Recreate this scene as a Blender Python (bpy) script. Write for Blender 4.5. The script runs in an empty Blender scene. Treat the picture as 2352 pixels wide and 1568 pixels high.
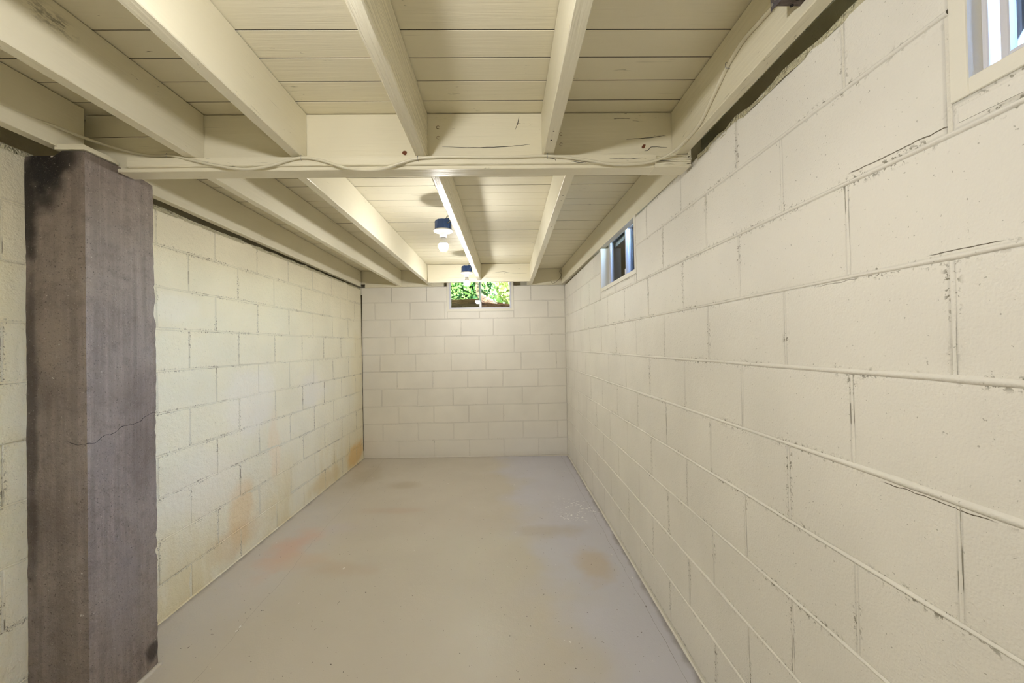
import bpy, bmesh, math, random
from mathutils import Vector, Matrix, noise
import numpy as np
R = random.Random(7)
C = bpy.context.scene.collection
SC = bpy.context.scene

# ------------------------------------------------------------------ camera
cam_d = bpy.data.cameras.new('camera'); cam = bpy.data.objects.new('camera', cam_d); C.objects.link(cam)
YAW, PITCH, ROLL, F, CAMH = .0229, .0096, -.0187, 945.8, 1.2993
cy, sy, cp, sp = math.cos(YAW), math.sin(YAW), math.cos(PITCH), math.sin(PITCH)
fwd = Vector((sy*cp, cy*cp, sp)); rt = Vector((cy, -sy, 0)); up = rt.cross(fwd)
cr, sr = math.cos(ROLL), math.sin(ROLL)
r2 = cr*rt + sr*up; u2 = -sr*rt + cr*up
cam.matrix_world = Matrix(((r2.x, u2.x, -fwd.x, 0), (r2.y, u2.y, -fwd.y, 0), (r2.z, u2.z, -fwd.z, CAMH), (0, 0, 0, 1)))
cam_d.sensor_width = 36; cam_d.lens = F*36/2352; cam_d.clip_start = .02; cam_d.clip_end = 200
SC.camera = cam
# ------------------------------------------------------------------ world, sun, exposure
W = bpy.data.worlds.new('sky'); SC.world = W; W.use_nodes = True
wn = W.node_tree.nodes; bg = wn['Background']
sky = wn.new('ShaderNodeTexSky'); sky.sky_type = 'NISHITA'; sky.sun_disc = False
sky.sun_elevation = math.radians(52); sky.sun_rotation = math.radians(230); sky.air_density = 1.0
W.node_tree.links.new(sky.outputs[0], bg.inputs[0]); bg.inputs[1].default_value = 17
sun_d = bpy.data.lights.new('sun', 'SUN'); sun = bpy.data.objects.new('sun', sun_d); C.objects.link(sun)
sun_d.energy = 26; sun_d.angle = .009; sun_d.color = (1, .95, .86)
sun.rotation_euler = (math.radians(30), 0, math.radians(-40))
BULB = 470.0            # emission of the bulbs in view and the added one behind
BULB_NEAR = 730.0       # the unseen one just above the camera
BULB_COL = (1.0, .98, .95)
SC.view_settings.view_transform = 'Standard'; SC.view_settings.look = 'None'
SC.view_settings.exposure = 0.08; SC.view_settings.gamma = 1; SC.view_settings.use_curve_mapping = False
SC.cycles.max_bounces = 8; SC.cycles.diffuse_bounces = 6; SC.cycles.glossy_bounces = 3; SC.cycles.adaptive_threshold = .02; SC.cycles.transparent_max_bounces = 16
SC.cycles.sample_clamp_indirect = 6; SC.cycles.caustics_reflective = False; SC.cycles.caustics_refractive = False

# ------------------------------------------------------------------ dimensions
XR, XL, D, YF = .7493, -1.65, 4.866, -2.4
ZJ, ZC = 2.02, 2.205        # joist underside, subfloor underside
BL, BH = .4064, .2032
FZ = lambda x: -.0039-.0108*x

# ------------------------------------------------------------------ node helpers
class M:
    def __init__(s, name, rough=.6, spec=.5):
        s.m = bpy.data.materials.new(name); s.m.use_nodes = True
        s.t = s.m.node_tree; s.b = s.t.nodes['Principled BSDF']; s.out = s.t.nodes['Material Output']
        s.set('Roughness', rough); s.set('Specular IOR Level', spec)
        s.cache = {}; s.geo = s.n('ShaderNodeNewGeometry'); s.pos = s.geo.outputs['Position']
    def n(s, ty, **k):
        nd = s.t.nodes.new(ty)
        for a, v in k.items(): setattr(nd, a, v)
        return nd
    def set(s, inp, v):
        i = s.b.inputs[inp]
        if isinstance(v, bpy.types.NodeSocket): s.t.links.new(v, i)
        else: i.default_value = v
    def ln(s, a, b):
        if isinstance(a, bpy.types.NodeSocket): s.t.links.new(a, b)
        else: b.default_value = a
    def math(s, op, a, b=0, c=0):
        nd = s.n('ShaderNodeMath', operation=op); s.ln(a, nd.inputs[0]); s.ln(b, nd.inputs[1]); s.ln(c, nd.inputs[2]); return nd.outputs[0]
    def scale(s, v, k, off=(0, 0, 0)):
        nd = s.n('ShaderNodeMapping'); s.ln(v, nd.inputs[0]); nd.inputs['Scale'].default_value = k; nd.inputs['Location'].default_value = off; return nd.outputs[0]
    def noise(s, sc, detail=3, rough=.5, vec=None, col=False, dist=0):
        key = (sc, detail, rough, dist, col)
        if vec is None:
            if key in s.cache: return s.cache[key]
            s.cache[key] = s.noise(sc, detail, rough, s.pos, col, dist); return s.cache[key]
        nd = s.n('ShaderNodeTexNoise'); s.ln(vec if vec is not None else s.pos, nd.inputs['Vector'])
        nd.inputs['Scale'].default_value = sc; nd.inputs['Detail'].default_value = detail; nd.inputs['Roughness'].default_value = rough
        nd.inputs['Distortion'].default_value = dist
        return nd.outputs['Color' if col else 'Fac']
    def ramp(s, v, a, b, lo=0., hi=1., smooth=True):
        nd = s.n('ShaderNodeMapRange'); nd.interpolation_type = 'SMOOTHSTEP' if smooth else 'LINEAR'
        s.ln(v, nd.inputs[0]); nd.inputs[1].default_value = a; nd.inputs[2].default_value = b; nd.inputs[3].default_value = lo; nd.inputs[4].default_value = hi
        return nd.outputs[0]
    def mix(s, f, a, b, mode='MIX'):
        nd = s.n('ShaderNodeMix', data_type='RGBA', blend_type=mode)
        s.ln(f, nd.inputs[0])
        for v, i in ((a, 6), (b, 7)):
            s.ln(v if isinstance(v, bpy.types.NodeSocket) else (*v[:3], 1), nd.inputs[i])
        return nd.outputs[2]
    def blob(s, c, r, wob=.35, wsc=9, soft=.55):
        wsc = 6 if wsc <= 8 else 12
        """soft edged patch round a place in the room, for stains that have a shape of their own"""
        v = s.n('ShaderNodeVectorMath', operation='SUBTRACT'); s.ln(s.pos, v.inputs[0]); v.inputs[1].default_value = c
        d = s.n('ShaderNodeVectorMath', operation='DIVIDE'); s.ln(v.outputs[0], d.inputs[0]); d.inputs[1].default_value = r
        l = s.n('ShaderNodeVectorMath', operation='LENGTH'); s.ln(d.outputs[0], l.inputs[0])
        w = s.math('MULTIPLY_ADD', s.noise(wsc, 3), wob*2, -wob)
        return s.ramp(s.math('ADD', l.outputs['Value'], w), 1.0, 1.0-soft)
    def attr(s, name):
        nd = s.n('ShaderNodeAttribute'); nd.attribute_name = name; return nd.outputs['Fac']
    def rnd(s):
        return s.n('ShaderNodeObjectInfo').outputs['Random']
    def bump(s, h, dist=.001, strength=1.0, prev=None):
        nd = s.n('ShaderNodeBump'); s.ln(h, nd.inputs['Height']); nd.inputs['Distance'].default_value = dist; nd.inputs['Strength'].default_value = strength
        if prev is not None: s.ln(prev, nd.inputs['Normal'])
        return nd.outputs[0]
    def sep(s):
        nd = s.n('ShaderNodeSeparateXYZ'); s.ln(s.pos, nd.inputs[0]); return nd.outputs

def plain(name, col, rough=.5, metal=0, spec=.5, bump=0, bsc=200):
    m = M(name, rough, spec); m.set('Base Color', (*col, 1)); m.set('Metallic', metal)
    if bump: m.set('Normal', m.bump(m.noise(bsc, 3), bump))
    return m.m

# ------------------------------------------------------------------ materials
def wall_paint(name, base, fine=.0009, lumps=.002, specks=.60, rough=.5, pit=.5, line=.57, spkc=(.13, .115, .07), extra=None, lsc=26, crease=.35):
    m = M(name, rough, .35)
    e = m.attr('edge')
    v = m.noise(3.0, 2)
    c = m.mix(m.ramp(v, .3, .7), tuple(x*.955 for x in base), tuple(min(1, x*1.03) for x in base))
    c = m.mix(m.math('MULTIPLY', m.rnd(), .10), c, tuple(x*.85 for x in base))
    c = m.mix(m.math('MULTIPLY', m.ramp(e, .78, 1.0), crease), c, tuple(x*.55 for x in base))
    if extra: c = extra(m, c)
    # pin holes everywhere, more of them by the joints
    s1 = m.ramp(m.noise(150, 1, .6), specks+.14, specks+.19)
    s2 = m.math('MULTIPLY', m.ramp(m.noise(105, 2, .7), specks-.055, specks+.03), m.ramp(e, .35, .9))
    gate = m.ramp(m.noise(7, 2), .42, .6)
    dark = m.math('MAXIMUM', m.math('MULTIPLY', s1, .45), m.math('MULTIPLY', s2, m.math('MULTIPLY', gate, pit)))
    # open hairline where the joint has cracked
    ln = m.math('MULTIPLY', m.ramp(e, .93, .985), m.ramp(m.noise(9, 2, .6, vec=m.scale(m.pos, (1, 1, 1), (3.1, 1.7, .3))), line, line+.04))
    dark = m.math('MAXIMUM', dark, m.math('MULTIPLY', ln, .8))
    dark = m.math('MINIMUM', dark, .9)
    m.set('Base Color', m.mix(dark, c, spkc))
    h = m.math('MULTIPLY_ADD', m.noise(lsc, 2, .6), lumps, m.math('MULTIPLY', m.noise(200, 1, .5), fine))
    m.set('Normal', m.bump(h, 1.0))
    return m

def left_stains_daylight(m, c):
    s = m.sep()
    # ochre rust bleeding up from the floor, pale window daylight painted in above it
    low = m.math('MULTIPLY', m.ramp(s[2], .75, .0), m.ramp(m.noise(2.6, 4, .6, vec=m.scale(m.pos, (1, 1.5, .55))), .40, .66))
    c = m.mix(m.math('MULTIPLY', low, .62), c, (.66, .55, .30))
    for cc, rr, col, k in [((XL, 2.62, .30), (.3, .16, .25), (.72, .52, .28), .6), ((XL, 2.55, .15), (.3, .30, .13), (.62, .46, .25), .45),
                           ((XL, 3.0, .62), (.3, .10, .3), (.78, .62, .42), .5), ((XL, 4.62, .14), (.3, .34, .16), (.70, .48, .20), .85),
                           ((XL, 3.85, .10), (.3, .35, .12), (.66, .52, .28), .6), ((XL, 2.75, .95), (.3, .35, .32), (.80, .755, .68), .5),
                           ((XL, 3.6, .95), (.3, .3, .2), (.78, .74, .72), .3), ((XL, 2.1, 1.52), (.3, .25, .10), (.82, .78, .67), .5),
                           ((XL, 1.1, .9), (.3, .45, 1.3), (.76, .68, .43), .75),
                           ((XL, 2.35, .55), (.3, .4, .25), (.80, .74, .62), .5), ((XL, 4.7, 1.1), (.3, .25, .5), (.76, .68, .46), .45)]:
        c = m.mix(m.math('MULTIPLY', m.blob(cc, rr, .5, 6), k), c, col)
    return c
m_left = wall_paint('left_block_paint', (.775, .72, .55), fine=.0014, lumps=.005, specks=.59, rough=.5, pit=.8, line=.57, spkc=(.16, .13, .08), extra=left_stains_daylight, lsc=38)
def right_extra(m, c):
    s = m.sep()
    def crack(c, y0, y1, z, tilt=0, w=.0011, ws=22):
        # a hairline crack that wanders along a bed joint
        zz = m.math('SUBTRACT', s[2], m.math('MULTIPLY_ADD', m.noise(ws, 3), .012, z-.006))
        zz = m.math('ABSOLUTE', m.math('SUBTRACT', zz, m.math('MULTIPLY', m.math('SUBTRACT', s[1], y0), tilt)))
        k = m.math('MULTIPLY', m.ramp(zz, w, w*.4), m.math('MULTIPLY', m.ramp(s[1], y0-.01, y0+.01), m.ramp(s[1], y1+.01, y1-.01)))
        return m.mix(k, c, (.10, .08, .05))
    c = crack(c, .665, .86, 1.652, w=.0016)
    c = crack(c, .62, .80, 1.015)
    c = crack(c, .85, .95, 1.425)
    c = crack(c, .60, .70, 1.443)
    c = m.mix(m.math('MULTIPLY', m.blob((XR, .90, 1.52), (.3, .30, .2), .5, 7), .35), c, (.80, .77, .70))
    return c
m_right = wall_paint('right_block_paint', (.77, .745, .685), fine=.0011, lumps=.002, specks=.595, pit=.8, line=.62, extra=right_extra)
def back_extra(m, c):
    s = m.sep()
    c = m.mix(m.math('MULTIPLY', m.ramp(s[2], .07, .0), m.math('MULTIPLY', m.noise(12, 3), .55)), c, (.45, .38, .26))
    c = m.mix(m.math('MULTIPLY', m.ramp(s[2], .55, .1), .5), c, (.80, .78, .75))
    return c
m_back = wall_paint('back_block_paint', (.78, .75, .68), fine=.0006, lumps=.0015, specks=.64, pit=.35, line=.68, extra=back_extra, crease=.48)

def wood_paint(name, base, axis=1, rough=.36, grain=.0005, knots=True, dark=.6):
    m = M(name, rough, .5)
    sc = [1, 1, 1]; st = [24, 24, 24]; st[axis] = 1.2
    off = m.n('ShaderNodeVectorMath', operation='MULTIPLY_ADD'); m.ln(m.rnd(), off.inputs[0]); off.inputs[1].default_value = (7.1, 3.3, 5.7); m.ln(m.pos, off.inputs[2])
    p = off.outputs[0]
    g = m.noise(3.2, 4, .55, vec=m.scale(p, tuple(st)), dist=.4)
    c = m.mix(m.ramp(m.noise(1.7, 3), .35, .65), tuple(x*.97 for x in base), tuple(x*1.02 for x in base))
    c = m.mix(m.math('MULTIPLY', m.rnd(), .1), c, tuple(x*.85 for x in base))
    if knots:
        st2 = [60, 60, 60]; st2[axis] = 9
        k = m.math('MULTIPLY', m.ramp(m.noise(1.0, 4, .65, vec=m.scale(p, tuple(st2)), dist=1.6), .66, .70), m.ramp(m.noise(6.0, 2, .5, vec=p), .54, .62))
        st3 = [210, 210, 210]; st3[axis] = 3.2
        k2 = m.math('MULTIPLY', m.ramp(m.noise(1.0, 2, .5, vec=m.scale(p, tuple(st3)), dist=.3), .70, .74), m.ramp(m.noise(3.1, 2, .5, vec=p), .54, .62))
        c = m.mix(m.math('MULTIPLY', m.math('MAXIMUM', k, m.math('MULTIPLY', k2, .8)), dark), c, (.10, .085, .04))
    if axis == 1:   # old black scuffs on one joist
        sc_ = m.math('MULTIPLY', m.blob((-1.15, 1.06, 2.15), (.05, .10, .045), .7, 14, .8), m.ramp(m.noise(60, 3, .7, vec=m.scale(m.pos, (1, .35, 1))), .42, .58))
        c = m.mix(m.math('MULTIPLY', sc_, .75), c, (.09, .08, .05))
    m.set('Base Color', c)
    m.set('Normal', m.bump(g, grain*2.6)); return m.m
WOODC = (.78, .735, .58)
m_joist = wood_paint('joist_paint', WOODC, 1)
m_header = wood_paint('header_paint', WOODC, 0, dark=.8)
m_plank = wood_paint('plank_paint', (.78, .73, .57), 0, rough=.42, dark=.75)
m_glossj = wood_paint('thick_gloss_joist_paint', WOODC, 1, rough=.22, grain=.0022)
m_dark = plain('bare_subfloor', (.03, .024, .016), .9)
m_mortar = wall_paint('rough_top_mortar', (.56, .52, .36), fine=.003, lumps=.02, specks=.58, rough=.8, pit=1, lsc=60).m
m_core_l = wall_paint('left_joint_mortar', (.68, .64, .50), fine=.003, lumps=.004, specks=.55, rough=.7).m
m_core = wall_paint('joint_mortar', (.74, .71, .63), fine=.002, lumps=.003, specks=.6, rough=.6).m

def floor_mat():
    m = M('painted_concrete_floor', .42, .4)
    s = m.sep()
    base = (.435, .405, .395)
    c = m.mix(m.ramp(m.noise(1.4, 4, .55), .3, .7), (.50, .475, .455), (.56, .535, .52))
    # tan dust tracked over the grey paint; lilac daylight painted in along the right wall
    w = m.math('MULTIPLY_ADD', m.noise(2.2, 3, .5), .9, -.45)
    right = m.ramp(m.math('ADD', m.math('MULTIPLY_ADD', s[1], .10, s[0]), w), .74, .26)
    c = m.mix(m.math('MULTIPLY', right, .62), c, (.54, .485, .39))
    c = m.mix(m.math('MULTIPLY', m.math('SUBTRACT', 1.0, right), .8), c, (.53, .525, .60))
    for cc, rr, col, k in [((.50, 2.45, 0), (.17, .26, .5), (.50, .39, .25), .55), ((-1.40, 2.72, 0), (.16, .44, .5), (.60, .37, .26), .60),
                           ((-1.30, 2.55, 0), (.26, .16, .5), (.56, .42, .30), .5), ((-1.02, 2.45, 0), (.35, .12, .5), (.48, .36, .27), .35),
                           ((-.9, 3.3, 0), (.4, .09, .5), (.48, .34, .26), .35), ((-.95, 3.9, 0), (.2, .15, .5), (.36, .29, .19), .4),
                           ((.3, 2.9, 0), (.4, .13, .5), (.40, .33, .22), .35), ((-1.4, 4.2, 0), (.2, .5, .5), (.36, .30, .20), .4),
                           ((-1.15, 3.0, 0), (.2, .15, .5), (.52, .47, .45), .6)]:
        c = m.mix(m.math('MULTIPLY', m.blob(cc, rr, .6, 5, .8), k), c, col)
    # dirt gathered along the foot of the walls
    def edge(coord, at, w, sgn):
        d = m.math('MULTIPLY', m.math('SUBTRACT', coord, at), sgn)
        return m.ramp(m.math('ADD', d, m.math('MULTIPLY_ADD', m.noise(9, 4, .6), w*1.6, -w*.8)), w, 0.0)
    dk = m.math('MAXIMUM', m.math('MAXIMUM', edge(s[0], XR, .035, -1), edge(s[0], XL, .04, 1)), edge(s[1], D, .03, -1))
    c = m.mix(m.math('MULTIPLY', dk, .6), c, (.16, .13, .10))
    # two long hairline cracks running into the room
    def crack(c, x0, y0, x1, y1, w=.0013, k=.65):
        sl = (x1-x0)/(y1-y0)
        x = m.math('MULTIPLY_ADD', m.math('SUBTRACT', s[1], y0), sl, x0)
        x = m.math('ADD', x, m.math('MULTIPLY_ADD', m.noise(3.5, 4, .55), .05, -.025))
        d = m.math('ABSOLUTE', m.math('SUBTRACT', s[0], x))
        return m.mix(m.math('MULTIPLY', m.math('MULTIPLY', m.ramp(d, w, w*.3), m.ramp(m.noise(7, 2), .30, .42)), k), c, (.12, .10, .08))
    c = crack(c, -1.21, 1.3, -1.36, 4.2, .0010, .5)
    c = crack(c, .690, 1.3, .665, 4.8, .0012, .7)
    # specks of grit and paint
    g = m.ramp(m.noise(70, 2, .5), .735, .75); c = m.mix(m.math('MULTIPLY', g, .85), c, (.07, .05, .04))
    g = m.math('MULTIPLY', m.ramp(m.noise(46, 3, .6), .60, .63), m.blob((.55, 3.28, 0), (.22, .3, .5), .6, 8)); c = m.mix(g, c, (.9, .9, .9))
    g = m.ramp(m.noise(38, 2, .5, vec=m.scale(m.pos, (1, .5, 1), (5, 2, 1))), .765, .775); c = m.mix(m.math('MULTIPLY', g, .7), c, (.8, .79, .76))
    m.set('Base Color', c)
    m.set('Roughness', m.ramp(m.noise(3, 3), .3, .7, .36, .5))
    n = m.bump(m.math('MULTIPLY_ADD', m.noise(2.2, 1), .006, m.math('MULTIPLY_ADD', m.noise(150, 1), .0006, m.math('MULTIPLY', m.noise(25, 1), .0008))), 1.0)
    m.set('Normal', n); return m.m
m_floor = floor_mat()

def pillar_mat():
    m = M('dark_bare_concrete', .62, .45)
    s = m.sep()
    st = m.noise(1.0, 4, .6, vec=m.scale(m.pos, (42, 42, 1.5)))
    big = m.noise(3.4, 4, .55)
    c = m.mix(m.ramp(st, .3, .72), (.170, .136, .116), (.260, .214, .188))
    c = m.mix(m.math('MULTIPLY', m.ramp(big, .38, .68), .6), c, (.27, .222, .19)); c = m.mix(m.math('MULTIPLY', m.ramp(m.noise(22, 5, .7), .45, .70), .55), c, (.13, .098, .080))
    c = m.mix(m.math('MULTIPLY', m.ramp(m.noise(2.0, 3, .5, vec=m.scale(m.pos, (1, 1, 1), (4, 9, 2))), .52, .68), .55), c, (.125, .095, .078))
    # trowel strokes lower down
    tr = m.noise(1.0, 3, .55, vec=m.scale(m.pos, (50, 50, 95)))
    c = m.mix(m.math('MULTIPLY', m.math('MULTIPLY', m.ramp(tr, .5, .72), m.ramp(s[2], 1.1, .3)), .35), c, (.27, .235, .22))
    for cc, rr, col, k in [((-1.585, 1.455, 1.95), (.085, .09, .19), (.010, .009, .010), 1.), ((-1.52, 1.455, 1.98), (.09, .1, .06), (.014, .011, .010), .9),
                           ((-1.64, 1.455, 1.80), (.05, .1, .22), (.018, .014, .013), .9), ((-1.63, 1.455, 1.15), (.03, .1, .8), (.03, .022, .02), .6),
                           ((-1.565, 1.455, 1.36), (.07, .1, .17), (.25, .20, .165), .85), ((-1.52, 1.455, .35), (.05, .1, .45), (.14, .11, .09), .5),
                           ((-1.44, 1.6, .35), (.1, .09, .30), (.22, .185, .175), .55), ((-1.44, 1.72, .09), (.1, .05, .05), (.04, .03, .025), .9),
                           ((-1.44, 1.52, .92), (.1, .05, .12), (.20, .165, .15), .5)]:
        c = m.mix(m.math('MULTIPLY', m.blob(cc, rr, .5, 11, .6), k), c, col)
    # drip lines and flecks of spilled paint
    fl = m.ramp(m.noise(34, 3, .6), .745, .765); c = m.mix(fl, c, (.55, .50, .44))
    fl = m.ramp(m.noise(95, 2, .6), .72, .74); c = m.mix(m.math('MULTIPLY', fl, .6), c, (.42, .37, .33))
    gr = m.noise(170, 3, .65); c = m.mix(m.ramp(gr, .42, .25), c, (.05, .038, .03)); c = m.mix(m.math('MULTIPLY', m.ramp(gr, .62, .74), .6), c, (.42, .37, .33))
    dr = m.ramp(m.noise(1.0, 2, .5, vec=m.scale(m.pos, (130, 130, .8))), .70, .76); c = m.mix(m.math('MULTIPLY', dr, .28), c, (.36, .31, .28))
    pk = m.ramp(m.noise(120, 2, .6), .33, .29); c = m.mix(m.math('MULTIPLY', pk, .6), c, (.03, .022, .018))
    # the crack across both faces
    zz = m.math('MULTIPLY_ADD', m.math('SUBTRACT', s[1], 1.46), .22, .985)
    zz = m.math('ADD', zz, m.math('MULTIPLY_ADD', m.noise(14, 3), .05, -.025))
    d = m.math('ABSOLUTE', m.math('SUBTRACT', s[2], zz))
    ck = m.math('MULTIPLY', m.ramp(d, .0016, .0006), m.ramp(s[0], -1.53, -1.49))
    c = m.mix(ck, c, (.015, .01, .01))
    m.set('Base Color', c)
    n = m.bump(m.math('MULTIPLY_ADD', st, .0012, m.math('MULTIPLY_ADD', m.noise(90, 2, .65), .0022, m.math('MULTIPLY', m.noise(14, 2), .004))), 1.0)
    m.set('Normal', n)
    return m.m
m_pillar = pillar_mat()
m_vinyl = plain('lilac_white_vinyl', (.66, .66, .72), .35)
m_buck = plain('cream_window_buck', (.76, .73, .64), .5, bump=.0006, bsc=90)
m_white = plain('white_plastic', (.86, .85, .82), .3)
m_blue = plain('blue_box_plastic', (.025, .075, .26), .42, bump=.0008, bsc=70)
m_cable = plain('painted_cable_jacket', (.70, .66, .52), .35)
m_bare = plain('grey_white_cable', (.55, .54, .50), .4)
m_steel = plain('dull_steel', (.45, .45, .46), .35, .9)
m_box = M('dark_rusty_box_steel', .5, .5)
m_box.set('Metallic', .35)
m_box.set('Base Color', m_box.mix(m_box.ramp(m_box.noise(45, 4, .6, dist=1), .35, .65), (.055, .040, .035), (.13, .10, .09)))
m_box.set('Normal', m_box.bump(m_box.noise(60, 4), .002)); m_box = m_box.m
m_boxf = plain('grey_purple_box_cover', (.13, .115, .13), .4, .4, bump=.001)
m_amber = plain('amber_bushing', (.75, .55, .22), .5)
m_black = plain('black_hole', (.006, .005, .004), .9)
m_rust = plain('rust', (.16, .05, .02), .8, bump=.002)
m_galv = plain('galvanised_steel', (.80, .83, .88), .28, .8, bump=.0006, bsc=60)
m_gravel = plain('gravel', (.25, .24, .22), .9, bump=.02, bsc=40)
m_soil = M('brown_soil', .95, 0)
m_soil.set('Base Color', m_soil.mix(m_soil.ramp(m_soil.noise(9, 5, .7), .35, .65), (.004, .0018, .0007), (.016, .0075, .0026)))
m_soil.set('Normal', m_soil.bump(m_soil.noise(20, 5, .7), .05)); m_soil = m_soil.m
m_bark = M('sunlit_bark', .85, .2)
m_bark.set('Base Color', m_bark.mix(m_bark.ramp(m_bark.noise(1, 4, .7, vec=m_bark.scale(m_bark.pos, (14, 14, 40))), .35, .65), (.03, .013, .006), (.20, .11, .05)))
m_bark.set('Normal', m_bark.bump(m_bark.noise(18, 5, .7), .05)); m_bark = m_bark.m
m_siding = plain('house_siding', (.62, .60, .55), .7)
def leaf_mat(name, a, b):
    m = M(name, .5, .3)
    c = m.mix(m.noise(5, 2), a, b); m.set('Base Color', c)
    tr = m.n('ShaderNodeBsdfTranslucent'); m.ln(c, tr.inputs[0])
    mx = m.n('ShaderNodeMixShader'); mx.inputs[0].default_value = .45
    m.ln(m.b.outputs[0], mx.inputs[1]); m.ln(tr.outputs[0], mx.inputs[2]); m.ln(mx.outputs[0], m.out.inputs[0]); return m.m
m_leaf = leaf_mat('yellow_green_leaf', (.20, .30, .05), (.42, .50, .16))
m_leaf2 = leaf_mat('mid_green_leaf', (.035, .12, .03), (.12, .25, .07))
def glass_mat(name, tint, gl=.0):
    m = M(name); t = m.t
    tr = m.n('ShaderNodeBsdfTransparent'); tr.inputs[0].default_value = (*tint, 1)
    g = m.n('ShaderNodeBsdfGlossy'); g.inputs[1].default_value = .02
    fr = m.n('ShaderNodeFresnel'); fr.inputs[0].default_value = 1.45
    mx = m.n('ShaderNodeMixShader'); m.ln(fr.outputs[0], mx.inputs[0]); m.ln(tr.outputs[0], mx.inputs[1]); m.ln(g.outputs[0], mx.inputs[2]); m.ln(mx.outputs[0], m.out.inputs[0])
    return m.m
m_glass = glass_mat('window_glass', (.96, .97, .97))
m_glass_d = glass_mat('screened_window_glass', (.72, .82, .75))
def bulb_mat(name, e):
    m = M(name); m.set('Base Color', (1, 1, 1, 1)); m.set('Emission Color', (*BULB_COL, 1)); m.set('Emission Strength', e); return m.m
m_bulb = bulb_mat('lit_bulb_glass', BULB); m_bulb2 = bulb_mat('brighter_lit_bulb_glass', BULB_NEAR)

# ------------------------------------------------------------------ object helpers
def obj(name, me, mat=None, parent=None, loc=None, mtx=None):
    if isinstance(me, bmesh.types.BMesh):
        b = me; me = bpy.data.meshes.new(name); b.normal_update(); b.to_mesh(me); b.free()
    if mat and not me.materials:
        for x in (mat if isinstance(mat, (list, tuple)) else [mat]): me.materials.append(x)
    o = bpy.data.objects.new(name, me); C.objects.link(o)
    if parent: o.parent = parent
    if mtx is not None: o.matrix_local = mtx
    if loc is not None: o.location = loc
    return o
def empty(name, loc=(0, 0, 0), rz=0, parent=None):
    o = bpy.data.objects.new(name, None); C.objects.link(o); o.location = loc; o.rotation_euler.z = rz; o.empty_display_size = .1
    if parent: o.parent = parent
    return o
def tag(o, label=None, cat=None, group=None, kind=None):
    if label: o['label'] = label
    if cat: o['category'] = cat
    if group: o['group'] = group
    if kind: o['kind'] = kind
    return o
def box(bm, x0, x1, y0, y1, z0, z1, bev=0, mi=0):
    vs = [bm.verts.new(p) for p in ((x0, y0, z0), (x1, y0, z0), (x1, y1, z0), (x0, y1, z0), (x0, y0, z1), (x1, y0, z1), (x1, y1, z1), (x0, y1, z1))]
    fs = [bm.faces.new([vs[i] for i in f]) for f in ((0, 3, 2, 1), (4, 5, 6, 7), (0, 1, 5, 4), (1, 2, 6, 5), (2, 3, 7, 6), (3, 0, 4, 7))]
    for f in fs: f.material_index = mi
    if bev:
        es = list({e for f in fs for e in f.edges})
        bmesh.ops.bevel(bm, geom=es, offset=bev, segments=1, affect='EDGES', profile=.6)
    return fs
def nb(*a, **k):
    bm = bmesh.new(); box(bm, *a, **k); return bm
def tube(bm, pts, r, seg=10, closed_ends=True, flat=1.0, smooth=True):
    rings = []; n = len(pts); pts = [Vector(p) for p in pts]
    for i, p in enumerate(pts):
        d = (pts[min(i+1, n-1)]-pts[max(i-1, 0)]).normalized()
        a = d.cross(Vector((0, 0, 1)))
        if a.length < .05: a = Vector((1, 0, 0))
        a.normalize(); b = a.cross(d).normalized()
        rr = r(i/(n-1)) if callable(r) else r
        rings.append([bm.verts.new(p+a*math.cos(t)*rr+b*math.sin(t)*rr*flat) for t in [2*math.pi*k/seg for k in range(seg)]])
    for i in range(n-1):
        for k in range(seg):
            f = bm.faces.new((rings[i][k], rings[i][(k+1) % seg], rings[i+1][(k+1) % seg], rings[i+1][k])); f.smooth = smooth
    if closed_ends: bm.faces.new(rings[0][::-1]); bm.faces.new(rings[-1])
def lathe(bm, prof, seg=32, smooth=True):
    rings = []
    for r, z in prof:
        if r < 1e-5: rings.append([bm.verts.new((0, 0, z))])
        else: rings.append([bm.verts.new((r*math.cos(2*math.pi*k/seg), r*math.sin(2*math.pi*k/seg), z)) for k in range(seg)])
    for a, b in zip(rings, rings[1:]):
        for k in range(seg):
            k2 = (k+1) % seg
            v = [a[k % len(a)]] + ([a[k2]] if len(a) > 1 else []) + ([b[k2]] if len(b) > 1 else []) + [b[k % len(b)]]
            if len(set(v)) > 2: bm.faces.new(v).smooth = smooth
def spline(pts, n=8):
    """Catmull-Rom through the points"""
    P = [Vector(p) for p in pts]; P = [P[0]*2-P[1]]+P+[P[-1]*2-P[-2]]; out = []
    for i in range(1, len(P)-2):
        for k in range(n):
            t = k/n; a, b, c, d = P[i-1:i+3]
            out.append(.5*((2*b)+(c-a)*t+(2*a-5*b+4*c-d)*t*t+(3*b-a-3*c+d)*t**3))
    out.append(P[-2]); return out

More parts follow.
